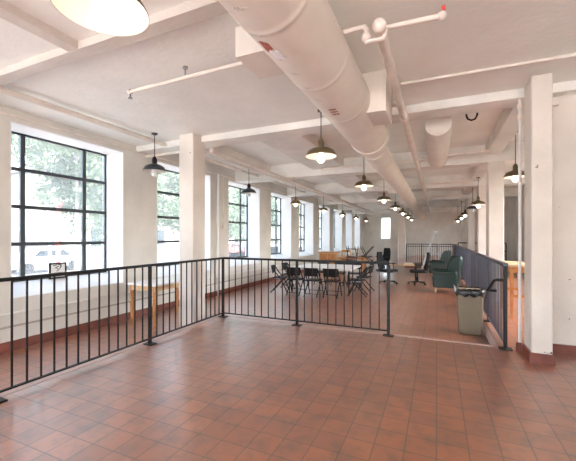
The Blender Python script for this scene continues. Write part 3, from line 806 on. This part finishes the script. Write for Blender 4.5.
# ------------------------------------------------------------------ outside
struct(MB().box(-90, -18, -40, 90, -.75, -.7).build('ground', 'asphalt'))
struct(MB().box(-18, GX-.12, -40, 90, -.75, -.695).build('ground_sidewalk', 'concrete'))  # unseen strip, made pale to bounce daylight up through the left windows
struct(MB().box(GX-.12, 20, -40, -6.35, -.75, -.7).build('ground_back', mat('bounce_paving', (0.62, 0.61, 0.59), 0.9, var=0.1)))  # unseen reflector ground, pale so sunlight bounces onto the ceiling
struct(MB().box(-40, 20, YE+.5, 70, -.75, -.7).build('ground_end', 'asphalt'))
def tree(x, y, h, r, n, label, tr=.13, zc=None):
    t = thing('tree', label, 'tree', (x, y, -.68), group='trees outside the left windows')
    MB().tube([(0, 0, 0), (.05, .03, h*.3), (-.04, .06, h*.6), (0, 0, h*.9)], [tr, tr*.85, tr*.6, tr*.2], 10).build('trunk', 'bark', t)
    rng = random.Random(int(x*31+y*17)); vs = []; fs = []
    cl = [(rng.uniform(-1, 1)*r*.75, rng.uniform(-1, 1)*r*.75, h*.68+rng.uniform(-1, 1)*h*.3, r*rng.uniform(.3, .5)) for _ in range(26)]
    for i in range(n):
        cx, cy, cz, cr = cl[i % len(cl)]
        d = Vector((rng.gauss(0, 1), rng.gauss(0, 1), rng.gauss(0, 1))).normalized()*cr*rng.uniform(.5, 1)
        p = Vector((cx, cy, cz))+d
        a = Vector((rng.gauss(0, 1), rng.gauss(0, 1), rng.gauss(0, 1))).normalized(); b = a.orthogonal().normalized(); s = rng.uniform(.08, .16)
        o = len(vs); vs += [p-a*s, p+b*s*.5, p+a*s, p-b*s*.5]; fs.append((o, o+1, o+2, o+3))
    MB().add(vs, fs).build('crown', 'leaf', t, smooth=0)
tree(-16.5, 11.1, 8.0, 3.6, 20000, 'leafy street tree filling the first window, trunk right of the red pole')
tree(-16.5, 20.2, 8.0, 3.6, 20000, 'leafy street tree outside the first two windows, farther along the street')
tree(-16.5, 29.3, 8.5, 3.6, 20000, 'leafy street tree seen through the third window')
tree(-16.5, 38.8, 8.5, 3.8, 12000, 'leafy street tree seen through the fourth window')
tree(-16.5, 48, 8.5, 3.6, 3000, 'leafy street tree farthest off along the street')
def building(label, x0, x1, y0, y1, h, m, nf, nw):
    t = thing('building', label, 'building', ((x0+x1)/2, (y0+y1)/2, -.7))
    a, b = (x1-x0)/2, (y1-y0)/2
    MB().box(-a, a, -b, b, 0, h).build('wall', m, t)
    MB().box(-a-.3, a+.3, -b-.3, b+.3, h, h+.4).build('cornice', 'stone', t)
    for i in range(nf):
        for j in range(nw):
            y = -b+(j+.5)*2*b/nw; z = 1.2+i*3.3
            w_ = MB().box(a, a+.06, y-.6, y+.6, z, z+1.8).build('window', 'stone', t); MB().box(a+.06, a+.07, y-.5, y+.5, z+.1, z+1.7).build('pane', 'carglass', w_)
building('pink brick building across the street from the first window', -36, -26, -2, 12, 8.5, 'brickout', 2, 5)
building('pale stone building across the street beyond the third window', -38, -27, 18, 44, 8, 'stone', 2, 7)
rp = thing('red_pole', 'red painted post outside the first window', 'post', (-10.4, 6.43, -.7))
MB().tube([(0, 0, 0), (0, 0, 3.1)], .065, 14).build('pole', 'redpaint', rp); MB().tube([(0, 0, 0), (0, 0, .12)], .16, 14).build('base', 'redpaint', rp); MB().tube([(0, 0, 3.1), (0, 0, 3.18)], .11, 14).build('cap', 'redpaint', rp)
gp = thing('grey_pole', 'thin grey street pole left of the red post outside', 'post', (-11.5, 6.85, -.7))
MB().tube([(0, 0, 0), (0, 0, 3.0)], .05, 12).build('pole', 'chrome', gp); MB().tube([(0, 0, 0), (0, 0, .1)], .1, 12).build('base', 'chrome', gp)
ab = thing('sandwich_board', 'small red A-shaped street board outside the right pane of the first window', 'sign', (-9.6, 7.0, -.7), .3)
MB().bar((-.25, 0, 0), (0, 0, .95), .5, .03, (1, 0, 0)).build('board', 'redpaint', ab); MB().bar((.25, 0, 0), (0, 0, .95), .5, .03, (1, 0, 0)).build('board', 'redpaint', ab)
def car(label, x, y, m):
    t = thing('parked_car', label, 'car', (x, y, -.7))
    body = [(-2.1, .3), (-2.15, .6), (-2.05, .85), (-1.2, .95), (-.7, 1.4), (.8, 1.42), (1.4, 1.0), (2.0, .9), (2.15, .6), (2.1, .3)]
    MB().prism(body, -.85, .85, 'x').build('body', m, t, bevel=.06, seg=3)
    MB().prism([(-1.05, .98), (-.65, 1.34), (.72, 1.36), (1.2, 1.0)], .852, .862, 'x').build('side_window', 'carglass', t)
    for yy in (-1.3, 1.3):
        for s in (-1, 1): MB().tube([(s*.72, yy, .32), (s*.88, yy, .32)], .32, 20).build('wheel', 'rubber', t)
car('white car parked in the street outside the first window', -22.5, 13.0, 'carwhite')
car('red car parked in the street outside the third window', -22.5, 33.5, 'carred')

# ------------------------------------------------------------------ daylight, camera, view
wd = bpy.data.worlds.new('World'); SC.world = wd; wd.use_nodes = True
nt = wd.node_tree; bg = nt.nodes['Background']
sky = nt.nodes.new('ShaderNodeTexSky'); sky.sky_type = 'NISHITA'; sky.sun_disc = False
sky.sun_elevation = math.radians(50); sky.sun_rotation = math.radians(90); sky.dust_density = 4.0; sky.air_density = 1.0
hs = nt.nodes.new('ShaderNodeHueSaturation'); hs.inputs['Saturation'].default_value = 0.6
nt.links.new(sky.outputs[0], hs.inputs['Color']); nt.links.new(hs.outputs[0], bg.inputs[0]); bg.inputs[1].default_value = 0.62
sl = bpy.data.lights.new('sun', 'SUN'); sl.energy = 5.0; sl.angle = .02; sl.color = (1, .95, .88)
so_ = bpy.data.objects.new('sun', sl); COL.objects.link(so_); so_.rotation_euler = Vector((.28, -.66, .75)).to_track_quat('Z', 'Y').to_euler()

cam = bpy.data.cameras.new('camera'); co = bpy.data.objects.new('camera', cam); COL.objects.link(co)
co.location = (0, 0, 1.45); co.rotation_euler = (math.radians(90), 0, math.radians(23.9))
cam.sensor_width = 36; cam.lens = 21.0; cam.shift_y = 6.5/576; cam.clip_end = 300
SC.camera = co
vs_ = SC.view_settings; vs_.view_transform = 'Standard'; vs_.look = 'None'; vs_.gamma = 1; vs_.use_curve_mapping = False
vs_.exposure = 2.05
SC.cycles.max_bounces = 12; SC.cycles.diffuse_bounces = 8; SC.cycles.transparent_max_bounces = 16
SC.cycles.use_denoising = True
SC.cycles.sample_clamp_indirect = 8.0
